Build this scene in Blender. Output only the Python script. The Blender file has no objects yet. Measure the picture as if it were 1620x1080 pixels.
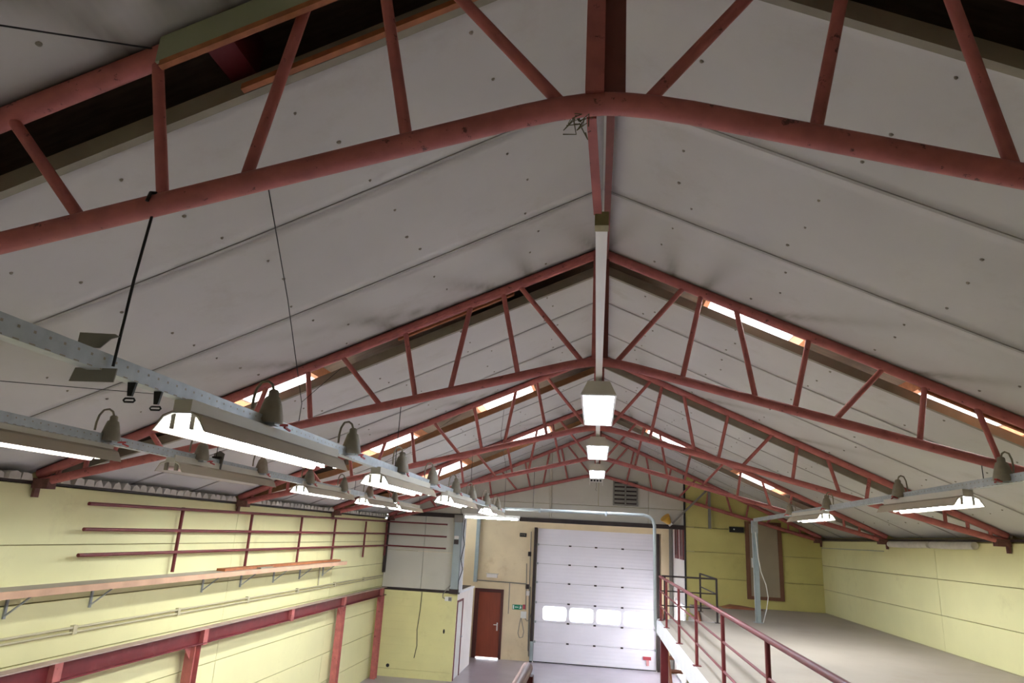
import bpy, math, random
from mathutils import Vector, Matrix
random.seed(7)
D = bpy.data
SC = bpy.context.scene
COL = SC.collection
PI = math.pi

# ------------------------------------------------------------------ camera
F = 3.78                                   # eye height above the hall floor
PITCH, YAW, ROLL = .2750, .1326, .0548
fw = Vector((-math.sin(YAW)*math.cos(PITCH), math.cos(YAW)*math.cos(PITCH), math.sin(PITCH)))
rt = Vector((math.cos(YAW), math.sin(YAW), 0)); up = rt.cross(fw)
R_ = rt*math.cos(ROLL)+up*math.sin(ROLL); U_ = up*math.cos(ROLL)-rt*math.sin(ROLL)
cam = D.cameras.new('camera'); cam.lens = 1079.3/1620*36; cam.sensor_width = 36; cam.clip_start = .05
co = D.objects.new('camera', cam); COL.objects.link(co)
m3 = Matrix((R_, U_, -fw)).transposed()
co.matrix_world = Matrix.Translation((0, 0, F)) @ m3.to_4x4()
SC.camera = co
# ------------------------------------------------------------------ world and exposure
w = D.worlds.new('sky'); SC.world = w; w.use_nodes = True
bg = w.node_tree.nodes['Background']
bg.inputs[0].default_value = (.86, .92, 1, 1); bg.inputs[1].default_value = 8.0
vs = SC.view_settings
vs.view_transform = 'Standard'; vs.look = 'None'; vs.gamma = 1; vs.use_curve_mapping = False
vs.exposure = 1.1
TUBE = 45.0                                # emission of the lit fluorescent tubes

# ------------------------------------------------------------------ materials
def s(r, g, b):
    f = lambda v: (v/255/12.92) if v/255 <= .04045 else ((v/255+.055)/1.055)**2.4
    return (f(r), f(g), f(b), 1)
MATS = {}
def mat(name, col, rough=.6, metal=0, var=.12, scale=3.0, dirt=None, dirt_amt=.0, dirt_scale=1.2, bump=0, bscale=40, spec=.4, stretch=None, lo=.56, hi=.74):
    m = D.materials.new(name); m.use_nodes = True
    nt = m.node_tree; N = nt.nodes; L = nt.links
    b = N['Principled BSDF']
    b.inputs['Roughness'].default_value = rough; b.inputs['Metallic'].default_value = metal
    b.inputs['Specular IOR Level'].default_value = spec
    tc = N.new('ShaderNodeTexCoord')
    geo = N.new('ShaderNodeNewGeometry')
    vec = geo.outputs['Position']
    if stretch:
        mp = N.new('ShaderNodeMapping'); mp.inputs['Scale'].default_value = stretch
        L.new(vec, mp.inputs[0]); vec = mp.outputs[0]
    n1 = N.new('ShaderNodeTexNoise'); n1.inputs['Scale'].default_value = scale; n1.inputs['Detail'].default_value = 5
    L.new(vec, n1.inputs['Vector'])
    mr = N.new('ShaderNodeMapRange'); mr.inputs[1].default_value = .3; mr.inputs[2].default_value = .7
    mr.inputs[3].default_value = 1-var; mr.inputs[4].default_value = 1+var*.6
    L.new(n1.outputs[0], mr.inputs[0])
    mx = N.new('ShaderNodeVectorMath'); mx.operation = 'SCALE'
    mx.inputs[0].default_value = col[:3]
    L.new(mr.outputs[0], mx.inputs['Scale'])
    out = mx.outputs[0]
    if dirt:
        n2 = N.new('ShaderNodeTexNoise'); n2.inputs['Scale'].default_value = dirt_scale; n2.inputs['Detail'].default_value = 8
        n2.inputs['Roughness'].default_value = .7
        L.new(vec, n2.inputs['Vector'])
        r2 = N.new('ShaderNodeMapRange'); r2.inputs[1].default_value = lo; r2.inputs[2].default_value = hi
        r2.inputs[3].default_value = 0; r2.inputs[4].default_value = dirt_amt
        L.new(n2.outputs[0], r2.inputs[0])
        mi = N.new('ShaderNodeMix'); mi.data_type = 'RGBA'
        L.new(r2.outputs[0], mi.inputs[0]); L.new(out, mi.inputs[6]); mi.inputs[7].default_value = dirt
        out = mi.outputs[2]
    L.new(out, b.inputs['Base Color'])
    if bump:
        n3 = N.new('ShaderNodeTexNoise'); n3.inputs['Scale'].default_value = bscale; n3.inputs['Detail'].default_value = 4
        L.new(vec, n3.inputs['Vector'])
        bp = N.new('ShaderNodeBump'); bp.inputs['Strength'].default_value = bump; bp.inputs['Distance'].default_value = .02
        L.new(n3.outputs[0], bp.inputs['Height']); L.new(bp.outputs[0], b.inputs['Normal'])
    MATS[name] = m
    return m
def emit(name, col, st):
    m = D.materials.new(name); m.use_nodes = True; nt = m.node_tree
    nt.nodes.remove(nt.nodes['Principled BSDF'])
    e = nt.nodes.new('ShaderNodeEmission'); e.inputs[0].default_value = col; e.inputs[1].default_value = st
    nt.links.new(e.outputs[0], nt.nodes['Material Output'].inputs[0]); MATS[name] = m
    return m
def translucent(name, col, clear):
    m = D.materials.new(name); m.use_nodes = True; nt = m.node_tree
    nt.nodes.remove(nt.nodes['Principled BSDF'])
    a = nt.nodes.new('ShaderNodeBsdfTranslucent'); a.inputs[0].default_value = col
    t = nt.nodes.new('ShaderNodeBsdfTransparent'); t.inputs[0].default_value = col
    x = nt.nodes.new('ShaderNodeMixShader'); x.inputs[0].default_value = clear
    nt.links.new(a.outputs[0], x.inputs[1]); nt.links.new(t.outputs[0], x.inputs[2])
    nt.links.new(x.outputs[0], nt.nodes['Material Output'].inputs[0]); MATS[name] = m
    return m

RED = mat('red_oxide_paint', s(174, 99, 93), .55, var=.2, scale=9, dirt=s(66, 34, 30), dirt_amt=.85, dirt_scale=16, lo=.61, hi=.66)
KING = mat('brown_red_paint', s(112, 58, 50), .6, var=.2, scale=8)
RED2 = mat('dark_red_paint', s(110, 37, 40), .5, var=.15, scale=6, dirt=s(150, 110, 100), dirt_amt=.25, dirt_scale=5)
HAND = mat('worn_handrail', s(178, 130, 118), .5, var=.15, scale=12)
DUSTRED = mat('dusty_flange', s(172, 150, 138), .8, var=.15, scale=8)
PANEL = mat('ceiling_board', s(196, 194, 191), .7, var=.05, scale=1.1, dirt=s(174, 168, 158), dirt_amt=.45, dirt_scale=1.6)
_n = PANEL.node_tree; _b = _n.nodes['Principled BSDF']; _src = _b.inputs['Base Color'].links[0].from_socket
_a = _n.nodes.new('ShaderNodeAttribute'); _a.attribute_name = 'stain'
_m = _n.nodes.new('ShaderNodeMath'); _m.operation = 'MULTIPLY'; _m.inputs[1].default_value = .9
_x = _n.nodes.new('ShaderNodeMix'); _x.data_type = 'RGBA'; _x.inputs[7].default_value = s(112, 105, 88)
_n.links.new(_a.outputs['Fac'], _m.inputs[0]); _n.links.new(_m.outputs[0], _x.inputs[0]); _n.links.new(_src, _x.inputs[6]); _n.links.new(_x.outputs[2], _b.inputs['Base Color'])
SEAM = mat('grey_joint_strip', s(164, 161, 155), .6, var=.08)
LIP = mat('olive_edge_board', s(142, 136, 120), .7, var=.15, scale=5)
SCREW = mat('screw_washer', s(150, 142, 130), .5, var=.3, scale=30)
DECK = mat('roof_boarding', s(104, 84, 68), .85, var=.3, scale=4, stretch=(1, 6, 1))
WOODD = mat('dark_timber', s(128, 92, 60), .75, var=.25, scale=5)
WOOD = mat('orange_timber', s(160, 98, 60), .7, var=.25, scale=5, stretch=(3, 3, 3))
EDGE = mat('pale_timber_edge', s(206, 166, 136), .7, var=.15, scale=4)
PCOND = mat('painted_conduit', s(194, 186, 152), .6, var=.1)
GREENB = mat('pale_green_board', s(150, 152, 126), .7, var=.1, scale=3)
YEL = mat('yellow_wall_paint', s(234, 229, 174), .65, var=.05, scale=1.3, dirt=s(208, 200, 146), dirt_amt=.55, dirt_scale=1.3)
YELB = mat('yellow_block_paint', s(232, 226, 162), .65, var=.05, scale=1.5, dirt=s(208, 200, 140), dirt_amt=.5, dirt_scale=2)
YELD = mat('ochre_yellow_wall', s(206, 196, 122), .7, var=.1, scale=1.2, dirt=s(176, 162, 96), dirt_amt=.6, dirt_scale=1.4)
JOINT = mat('wall_joint', s(176, 164, 116), .8)
TAN = mat('cream_render', s(232, 212, 176), .75, var=.08, scale=1.5, dirt=s(196, 166, 120), dirt_amt=.6, dirt_scale=1.8, bump=.2)
CREAM = mat('white_pink_wall', s(240, 232, 226), .7, var=.04)
GREYP = mat('grey_wall_panel', s(206, 203, 190), .6, var=.04, scale=1.2, dirt=s(188, 182, 164), dirt_amt=.4, dirt_scale=1.5)
GABLE = mat('gable_panel', s(202, 198, 186), .6, var=.05, scale=1.2, dirt=s(180, 172, 154), dirt_amt=.45, dirt_scale=1.5)
DARK = mat('dark_steel', s(54, 42, 40), .6, var=.3, scale=6)
BLACK = mat('black_plastic', s(26, 26, 26), .5)
RUST = mat('rusty_bracket', s(112, 74, 66), .8, var=.35, scale=25)
GALV = mat('galvanised_steel', s(168, 174, 176), .45, metal=.35, var=.15, scale=14)
GALVB = mat('blue_grey_steel', s(160, 172, 174), .5, metal=.2, var=.1, scale=5)
WHITE = mat('white_enamel', s(232, 230, 224), .4, var=.04)
OLIVE = mat('olive_cap', s(140, 132, 90), .6, var=.2, scale=20)
BEIGE = mat('beige_housing', s(200, 194, 178), .5, var=.06)
BELL = mat('grey_bakelite', s(142, 134, 116), .55, var=.15, scale=18)
REDL = mat('red_lever', s(168, 50, 50), .45, var=.1)
FLOORM = mat('hall_concrete', s(172, 162, 171), .28, var=.12, scale=1.3, dirt=s(128, 118, 122), dirt_amt=.5, dirt_scale=1.6, bump=.08, bscale=9)
MEZZ = mat('mezzanine_boards', s(172, 162, 149), .8, var=.06, scale=1.2, dirt=s(164, 150, 134), dirt_amt=.6, dirt_scale=1.1)
WHP = mat('white_fascia_paint', s(232, 232, 234), .5, var=.04, dirt=s(196, 190, 180), dirt_amt=.4, dirt_scale=5)
SECT = mat('door_section_white', s(238, 234, 242), .4, var=.03, scale=1.5)
BROWN = mat('brown_door', s(142, 66, 42), .45, var=.12, scale=3, stretch=(4, 4, .6))
BRDK = mat('dark_brown_frame', s(82, 38, 32), .5, var=.12)
BRMED = mat('brown_frame', s(120, 80, 58), .55, var=.15)
TAUPE = mat('taupe_door', s(160, 146, 124), .6, var=.06)
GREEN = mat('exit_green', s(20, 128, 92), .4)
PWHITE = mat('print_white', s(240, 244, 240), .4)
PINKL = mat('pale_pink_label', s(222, 160, 160), .5)
PINK = mat('pink_red_plastic', s(178, 70, 80), .5)
DUCT = mat('pale_grey_duct', s(160, 165, 163), .65, var=.08, spec=.2)
VENT = mat('grey_louvre', s(132, 128, 120), .6, var=.08)
YLAMP = mat('amber_dish', s(206, 160, 60), .4)
STRAW = mat('dry_straw', s(96, 92, 66), .9)
BRSTEP = mat('brown_steps', s(148, 92, 66), .6, var=.15)
INSUL = mat('white_insulation', s(200, 194, 184), .85, var=.12, scale=6, bump=.4, bscale=14)
GROUND = mat('yard_concrete', s(190, 186, 180), .8)
OFFTUBE = mat('unlit_tube', s(226, 200, 192), .3)
LIT = emit('lit_tube', (.93, .97, 1, 1), TUBE)
LITR = emit('lit_ridge_tube', (.74, .83, 1, 1), TUBE*2)
SKYL = translucent('rooflight_sheet', (.95, .93, .88, 1), .35)
PANE = translucent('frosted_pane', (.95, .97, 1, 1), .5)

# sectional door ribs: fine relief
nt = SECT.node_tree; b = nt.nodes['Principled BSDF']
g_ = nt.nodes.new('ShaderNodeNewGeometry'); wv = nt.nodes.new('ShaderNodeTexWave')
wv.bands_direction = 'Z'; wv.inputs['Scale'].default_value = 3.0; wv.inputs['Distortion'].default_value = 0
bp_ = nt.nodes.new('ShaderNodeBump'); bp_.inputs['Strength'].default_value = .25; bp_.inputs['Distance'].default_value = .01
nt.links.new(g_.outputs['Position'], wv.inputs[0]); nt.links.new(wv.outputs[1], bp_.inputs['Height']); nt.links.new(bp_.outputs[0], b.inputs['Normal'])

# ------------------------------------------------------------------ mesh helpers
class MB:
    def __init__(self): self.v = []; self.f = []; self.sm = []
    def add(self, vs_, fs, smooth=False):
        o = len(self.v); self.v += [tuple(p) for p in vs_]
        self.f += [tuple(i+o for i in q) for q in fs]; self.sm += [smooth]*len(fs); return self
    def box(self, x0, x1, y0, y1, z0, z1):
        x0, x1 = min(x0, x1), max(x0, x1); y0, y1 = min(y0, y1), max(y0, y1); z0, z1 = min(z0, z1), max(z0, z1)
        return self.add([(x0, y0, z0), (x1, y0, z0), (x1, y1, z0), (x0, y1, z0), (x0, y0, z1), (x1, y0, z1), (x1, y1, z1), (x0, y1, z1)],
                 [(0, 3, 2, 1), (4, 5, 6, 7), (0, 1, 5, 4), (1, 2, 6, 5), (2, 3, 7, 6), (3, 0, 4, 7)])
    def beam(self, p, q, w_, h, upv=(0, 0, 1)):
        p = Vector(p); q = Vector(q); d = (q-p).normalized(); u = Vector(upv)
        sd = d.cross(u)
        if sd.length < 1e-4: sd = d.cross(Vector((1, 0, 0)))
        sd.normalize(); u = sd.cross(d)
        a = sd*w_/2; c = u*h/2
        vs_ = [p-a-c, p+a-c, p+a+c, p-a+c, q-a-c, q+a-c, q+a+c, q-a+c]
        return self.add(vs_, [(0, 1, 2, 3), (7, 6, 5, 4), (4, 5, 1, 0), (5, 6, 2, 1), (6, 7, 3, 2), (7, 4, 0, 3)])
    def tube(self, pts, r, n=10, cap=True):
        pts = [Vector(p) for p in pts]; rs = r if isinstance(r, (list, tuple)) else [r]*len(pts)
        rings = []; prev = None
        for i, p in enumerate(pts):
            a = pts[max(i-1, 0)]; c = pts[min(i+1, len(pts)-1)]
            d = (c-a).normalized()
            if prev is None:
                ref = Vector((0, 0, 1)) if abs(d.z) < .9 else Vector((1, 0, 0))
                u = d.cross(ref).normalized()
            else:
                u = (prev-d*prev.dot(d)).normalized()
            prev = u; v = d.cross(u)
            rings.append([p+(u*math.cos(2*PI*k/n)+v*math.sin(2*PI*k/n))*rs[i] for k in range(n)])
        vs_ = [x for r_ in rings for x in r_]; fs = []
        for i in range(len(rings)-1):
            for k in range(n):
                fs.append((i*n+k, i*n+(k+1) % n, (i+1)*n+(k+1) % n, (i+1)*n+k))
        self.add(vs_, fs, True)
        if cap:
            self.add(rings[0], [tuple(reversed(range(n)))]); self.add(rings[-1], [tuple(range(n))])
        return self
    def prism(self, poly, axis, a, b_):
        """closed polygon (2D) extruded along an axis; 2D order: x->(y,z) y->(x,z) z->(x,y)"""
        def P(uv, t):
            return {'x': (t, uv[0], uv[1]), 'y': (uv[0], t, uv[1]), 'z': (uv[0], uv[1], t)}[axis]
        n = len(poly)
        vs_ = [P(p, a) for p in poly]+[P(p, b_) for p in poly]
        fs = [(i, (i+1) % n, n+(i+1) % n, n+i) for i in range(n)]
        fs += [tuple(range(n-1, -1, -1)), tuple(range(n, 2*n))]
        return self.add(vs_, fs)
    def lathe(self, prof, c, n=14, sy=1.0):
        vs_ = []; fs = []
        for r, z in prof:
            for k in range(n): vs_.append((c[0]+r*math.cos(2*PI*k/n), c[1]+sy*r*math.sin(2*PI*k/n), c[2]+z))
        m = len(prof)
        for i in range(m-1):
            for k in range(n): fs.append((i*n+k, i*n+(k+1) % n, (i+1)*n+(k+1) % n, (i+1)*n+k))
        self.add(vs_, fs, True)
        self.add(vs_[:n], [tuple(reversed(range(n)))]); self.add(vs_[-n:], [tuple(range(n))])
        return self
    def mesh(self, name):
        me = D.meshes.new(name); me.from_pydata(self.v, [], self.f)
        me.polygons.foreach_set('use_smooth', self.sm); me.update(); return me
    def build(self, name, m, parent=None):
        me = self.mesh(name); me.materials.append(m)
        o = D.objects.new(name, me); COL.objects.link(o)
        if parent: o.parent = parent
        return o
def inst(src, parent=None, loc=None):
    o = src.copy(); COL.objects.link(o)
    if parent: o.parent = parent
    if loc is not None: o.location = loc
    return o
def tag(o, label, cat, group=None):
    o['label'] = label; o['category'] = cat
    if group: o['group'] = group
    return o
def struct(o, label=None, cat=None):
    o['kind'] = 'structure'
    if label: o['label'] = label
    if cat: o['category'] = cat
    return o
def thing(name, label, cat, group=None, loc=(0, 0, 0)):
    o = D.objects.new(name, None); o.empty_display_size = .1; COL.objects.link(o); o.location = loc
    return tag(o, label, cat, group)
def setting(name, label, cat, loc=(0, 0, 0)):
    o = D.objects.new(name, None); o.empty_display_size = .1; COL.objects.link(o); o.location = loc
    return struct(o, label, cat)
ORD = ['first', 'second', 'third', 'fourth', 'fifth', 'sixth', 'seventh', 'eighth', 'ninth', 'tenth']

# ------------------------------------------------------------------ main measures
TY = [2.4, 6.6, 10.8, 15.0, 19.2]          # truss planes
W = 5.806                                  # half span
MZ = 2.28                                  # mezzanine floor
ct = lambda x: 6.635-.435*abs(x)            # top chord
cb = lambda x: 5.50-.254*abs(x)            # bottom chord
CP = 6.69                                  # ceiling board plane at the ridge
YB = -5.6                                  # rear wall behind the camera
GY = 19.32                                 # gable plane
BY = 23.1                                  # rear of the bay behind the gable

# ================================================================== SETTING
fl = MB().box(-6.4, 6.4, YB-.3, BY+.02, -.2, 0).build('floor', FLOORM)
struct(fl, 'grey concrete hall floor', 'floor')
gr = MB().box(-40, 40, BY+.3, 70, -.25, -.05).box(2.7, 40, GY+.5, BY+.3, -.25, -.05).build('yard_ground', GROUND)
struct(gr, 'pale concrete yard outside the doors', 'ground')

# ---- panelled walls
def panel_wall(parent, axis, plane, rows, cols, m, thick, inward, gap=.012):
    """boxes proud of a backing; axis 'x' = wall plane x const, cols along y; axis 'y' = plane y const, cols along x"""
    for z0, z1 in zip(rows[:-1], rows[1:]):
        for a, c in zip(cols[:-1], cols[1:]):
            mb = MB(); g = gap/2
            dz = random.uniform(-.002, .002)
            p0, p1 = plane, plane+inward*(thick+dz)
            if axis == 'x': mb.box(p0, p1, a+g, c-g, z0+g, z1-g)
            else: mb.box(a+g, c-g, p0, p1, z0+g, z1-g)
            mb.build('panel', m, parent)
wl = MB().box(-6.05, -W-.03, YB, BY, 0, 4.02).build('wall_left', JOINT); struct(wl, 'yellow panelled left side wall', 'wall')
rowsL = [0, .5, 1.08, 1.66, 2.24, 2.83, 3.41, 4.02]
panel_wall(wl, 'x', -W-.03, rowsL, [YB, -1.2, 4.9, 10.9, 15.4, GY], YEL, .03, 1)
wr = MB().box(W+.03, 6.05, YB, GY+.2, 0, 4.06).build('wall_right', JOINT); struct(wr, 'yellow panelled right side wall', 'wall')
panel_wall(wr, 'x', W+.03, [0, .6, 1.2, 1.8, 2.28, 2.85, 3.43, 4.03], [YB, .5, 6.8, 13.1, GY], YEL, .03, -1)
for sg, par in ((-1, wl), (1, wr)):
    MB().box(sg*5.95, sg*6.05, YB, GY+.15, 4.0, 4.40).build('eave_board', JOINT, par)
wb = MB().prism([(-6.05, 0), (6.05, 0), (6.05, 4.37), (0, 6.99), (-6.05, 4.37)], 'y', YB-.2, YB).build('wall_rear', YEL); struct(wb, 'yellow rear gable wall', 'wall')

# ---- gable at the end of the trussed hall
wg = setting('wall_gable', 'pale panelled gable wall above the dark lintel beam', 'wall')
roofz = lambda x: CP+.02-.435*abs(x)
def gable_piece(x0, x1, z0, z1, m, name='panel', y0=GY, y1=GY+.08):
    """rectangle cut by the roof slope (z1=None: up to the roof)"""
    g = .006; x0 += g; x1 -= g; z0 += g
    xs = sorted(set([x0, x1]+([0] if x0 < 0 < x1 else [])))
    if z1 is None: top = [(x, roofz(x)) for x in xs]
    else: top = [(x, min(z1-g, roofz(x))) for x in xs]
    poly = [(x0, z0), (x1, z0)]+list(reversed(top))
    return MB().prism(poly, 'y', y0, y1).build(name, m, wg)
MB().prism([(-6.05, 4.2), (-6.05, 4.37), (0, 7.0), (6.05, 4.37), (6.05, 4.2)], 'y', GY+.09, GY+.15).build('backing', JOINT, wg)
MB().box(2.36, 6.05, GY+.09, GY+.15, 0, 4.2).build('backing', JOINT, wg)
for a, c in ((-W, -3.75), (-3.75, -1.25), (-1.25, .05), (.05, 1.4), (1.4, 2.33)):
    gable_piece(a, c, 4.65 if a > -3.8 else 4.24, None, GABLE)
for a, c in ((-3.75, -1.25), (-1.25, 1.4), (1.4, 2.33)):
    gable_piece(a, c, 4.24, 4.65, GABLE)
MB().box(-5.2, 2.36, GY-.06, GY+.06, 4.14, 4.25).build('lintel_beam', DARK, wg)
MB().box(2.335, 2.375, GY-.03, GY+.08, MZ-.1, 5.66).build('corner_trim', BLACK, wg)
wm = setting('wall_mezzanine', 'ochre yellow end wall of the mezzanine', 'wall')
for (z0, z1) in ((MZ-.3, 2.95), (2.95, 3.6), (3.6, 4.22), (4.22, None)):
    o = gable_piece(2.37, W+.02, z0, z1, YELD); o.parent = wm
# grey infill panels left of the door bay, over the store room
wi = setting('wall_infill', 'pale grey panel wall above the yellow store room', 'wall')
for a, c in ((-W, -4.72), (-4.72, -3.86)):
    for z0, z1 in ((2.22, 3.2), (3.2, 4.24)):
        MB().box(a+.005, c-.005, GY, GY+.06, z0+.005, z1-.005).build('panel', GREYP, wi)
MB().box(-W, -3.64, GY-.03, GY+.06, 2.15, 2.22).build('ledge', DARK, wi)
# ---- yellow store room block
we = setting('wall_storeroom', 'low yellow store room block with white side', 'wall')
for i in range(11):
    z0, z1 = i*.196, (i+1)*.196
    MB().box(-W, -3.68, GY-.06, GY+.02, z0+(.006 if i == 1 else .0006), z1-.0006).build('course', YELB, we)
MB().box(-3.74, -3.68, GY+.02, 19.36, 0, 2.15).box(-3.74, -3.68, 20.2, 21.85, 0, 2.15).box(-3.74, -3.68, 19.36, 20.2, 1.98, 2.15).build('side_wall', CREAM, we)
MB().box(-W, -3.74, 21.77, 21.85, 0, 2.15).build('back_wall', CREAM, we)
MB().box(-W, -3.66, GY+.07, 21.9, 2.15, 2.2).build('roof_slab', WHP, we)
MB().box(-5.6, -3.75, 19.45, 21.8, 2.2, 2.215).build('roof_felt', DARK, we)
# store room side door
d3 = setting('door_3', 'white store room door in dark red frame', 'door')
f3 = MB().box(-3.7, -3.66, 19.36, 19.41, 0, 1.98).box(-3.7, -3.66, 20.15, 20.2, 0, 1.98).box(-3.7, -3.66, 19.41, 20.15, 1.93, 1.98).build('frame', RED2, d3)
l3 = MB().box(-3.715, -3.68, 19.41, 20.15, .01, 1.93).build('leaf', WHITE, d3)
MB().tube([(-3.68, 20.08, 1.0), (-3.62, 20.08, 1.0), (-3.62, 19.98, 1.0)], .009, 6).build('handle', GALV, l3)

# ---- rear wall of the door bay
wk = MB()
BYT = 4.5
wk.box(-6.05, -3.83, BY, BY+.25, 0, BYT); wk.box(-2.9, -1.9, BY, BY+.25, 0, BYT); wk.box(-3.83, -2.9, BY, BY+.25, 2.06, BYT)
wk.box(1.92, 6.05, BY, BY+.25, 0, BYT); wk.box(-1.9, 1.92, BY, BY+.25, 4.02, BYT)
wk = wk.build('wall_back', TAN); struct(wk, 'cream rendered rear wall around the doors', 'wall')
cr = MB().box(-6.05, 2.6, GY+.06, BY+.25, 4.5, 4.6).build('ceiling_bay', GABLE); struct(cr, 'pale flat ceiling over the door bay', 'ceiling')
wsd = MB().box(2.42, 2.6, GY+.08, 20.3, 0, 4.5).box(2.42, 2.6, 22.7, BY, 0, 4.5).box(2.42, 2.6, 20.3, 22.7, 2.2, 4.5).build('wall_bay', CREAM); struct(wsd, 'white side wall of the door bay', 'wall')
for k, (a, c, z0) in enumerate(((20.1, 20.95, 3.35), (21.35, 22.2, 3.35))):
    o = MB().box(2.39, 2.42, a, a+.1, z0, 4.28).box(2.39, 2.42, c-.1, c, z0, 4.28).box(2.39, 2.42, a+.1, c-.1, z0, z0+.1).box(2.39, 2.42, a+.1, c-.1, 4.18, 4.28).build('window_%d' % (k+1), RED2)
    struct(o, 'dark red framed window on the white bay wall', 'window')
    MB().box(2.405, 2.415, a+.1, c-.1, z0+.1, 4.18).build('pane', BRDK, o)
o = MB().box(2.46, 2.54, 20.3, 20.38, 0, 2.2).box(2.46, 2.54, 22.62, 22.7, 0, 2.2).box(2.46, 2.54, 21.46, 21.54, .08, 2.12).box(2.46, 2.54, 20.38, 22.62, 0, .08).box(2.46, 2.54, 20.38, 22.62, 2.12, 2.2).build('window_3', WHP)
struct(o, 'bright glazed opening low in the bay side wall', 'window')
MB().box(2.495, 2.505, 20.38, 22.62, .08, 2.12).build('pane', PANE, o)
# damaged lintel board over the sectional door
MB().box(-2.0, 2.05, BY-.1, BY, 4.04, 4.22).build('lintel_board', TAN, wk)
MB().box(2.05, 2.3, BY-.12, BY, 0, 4.3).build('pier', TAN, wk)
o = MB().box(2.3, 2.4, BY-.2, BY, 0, 4.4).build('steel_post', VENT)
tag(o, 'grey steel post right of the sectional door against the bay wall', 'post')
o = MB().box(-3.9, -3.79, BY-.12, BY, 2.25, 4.45).build('steel_post', GALVB)
tag(o, 'grey steel post above the store room roof in the bay corner', 'post')

# ---- sectional door
d1 = setting('door_1', 'large white sectional overhead door with four windows', 'door')
zs = [0.02, .585, 1.171, 1.747, 2.351, 2.926, 3.51, 4.03]
def rounded_cell(mb, x0, x1, z0, z1, hx0, hx1, hz0, hz1, r, y0, y1):
    cx, cz = (hx0+hx1)/2, (hz0+hz1)/2; a, b2 = (hx1-hx0)/2, (hz1-hz0)/2
    def sdf(u, v):
        qx, qz = abs(u)-a+r, abs(v)-b2+r
        return math.hypot(max(qx, 0), max(qz, 0))+min(max(qx, qz), 0)-r
    def outer(u, v):
        t = 9e9
        if u > 1e-9: t = min(t, (x1-cx)/u)
        if u < -1e-9: t = min(t, (x0-cx)/u)
        if v > 1e-9: t = min(t, (z1-cz)/v)
        if v < -1e-9: t = min(t, (z0-cz)/v)
        return u*t, v*t
    an = [2*PI*k/40 for k in range(40)]+[math.atan2(z-cz, x-cx) % (2*PI) for x in (x0, x1) for z in (z0, z1)]
    an = sorted(an); inn = []; out = []
    for t in an:
        u, v = math.cos(t), math.sin(t); lo, hi = 0, 3
        for _ in range(40):
            m_ = (lo+hi)/2
            if sdf(u*m_, v*m_) < 0: lo = m_
            else: hi = m_
        inn.append((cx+u*lo, cz+v*lo)); o2 = outer(u, v); out.append((cx+o2[0], cz+o2[1]))
    n = len(an); vs_ = []; fs = []
    for y in (y0, y1):
        vs_ += [(p[0], y, p[1]) for p in inn]; vs_ += [(p[0], y, p[1]) for p in out]
    for k in range(n):
        j = (k+1) % n
        fs += [(k, j, n+j, n+k), (2*n+k, 3*n+k, 3*n+j, 2*n+j), (k, 2*n+k, 2*n+j, j)]
    mb.add(vs_, fs)
for i in range(7):
    z0, z1 = zs[i]+.004, zs[i+1]-.004; mb = MB()
    if i == 2:
        edges = [-1.88, -1.203, -.357, .488, 1.9]
        edges = [-1.88, -.836, .0, .846, 1.9]
        for k in range(4):
            hx = -1.627+.846*k
            rounded_cell(mb, edges[k], edges[k+1], z0, z1, hx, hx+.745, 1.235, 1.65, .09, BY+.02, BY+.065)
        o = mb.build('section', SECT, d1)
        for k in range(4):
            hx = -1.627+.846*k
            MB().box(hx-.02, hx+.765, BY+.035, BY+.045, 1.215, 1.67).build('pane', PANE, o)
    else:
        o = mb.box(-1.88, 1.9, BY+.02, BY+.065, z0, z1).build('section', SECT, d1)
    if i:
        for x in (-.82, .012, .858):
            MB().box(x-.04, x+.04, BY-.005, BY+.02, zs[i]-.022, zs[i]+.022).build('hinge', DARK, o)
        for x in (-1.86, 1.88):
            MB().box(x-.035, x+.035, BY-.02, BY+.02, zs[i]-.03, zs[i]+.03).build('roller', GALV, o)
MB().box(-1.93, 1.95, BY+.066, BY+.075, 0, 1.2).box(-1.93, 1.95, BY+.066, BY+.075, 1.7, 4.05).box(-1.93, -1.86, BY+.066, BY+.075, 1.2, 1.7).box(1.88, 1.95, BY+.066, BY+.075, 1.2, 1.7).build('outer_skin', VENT, d1)
MB().box(-1.99, -1.9, BY-.09, BY+.0, 0, 4.06).build('track', DARK, d1)
MB().box(1.92, 2.01, BY-.09, BY+.0, 0, 4.06).build('track', DARK, d1)
MB().box(-1.98, -1.88, BY-.16, BY-.09, .05, .6).build('track_foot', GALVB, d1)
MB().box(-1.88, 1.9, BY-.0, BY+.05, 0, .02).build('bottom_seal', BLACK, d1)
hn = MB().box(1.5, 1.74, BY-.03, BY+.02, .3, .39).build('handle', PINK, d1)
MB().box(1.6, 1.68, BY-.02, BY+.02, .14, .3).build('label_plate', PINKL, hn)

# ---- brown personnel door
d2 = setting('door_2', 'brown wooden door with lever handle beside the sectional door', 'door')
MB().box(-3.83, -3.7, BY-.06, BY+.2, 0, 2.06).box(-2.98, -2.9, BY-.06, BY+.2, 0, 2.06).box(-3.7, -2.98, BY-.06, BY+.2, 1.96, 2.06).build('frame', BRDK, d2)
l2 = MB().box(-3.7, -2.98, BY+.0, BY+.05, .03, 1.96).build('leaf', BROWN, d2)
MB().tube([(-3.06, BY, 1.0), (-3.06, BY-.06, 1.0), (-3.17, BY-.06, 1.0)], .012, 8).build('handle', WHITE, l2)
MB().box(-3.08, -3.04, BY-.012, BY, .82, 1.06).build('handle_plate', WHITE, l2)

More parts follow.
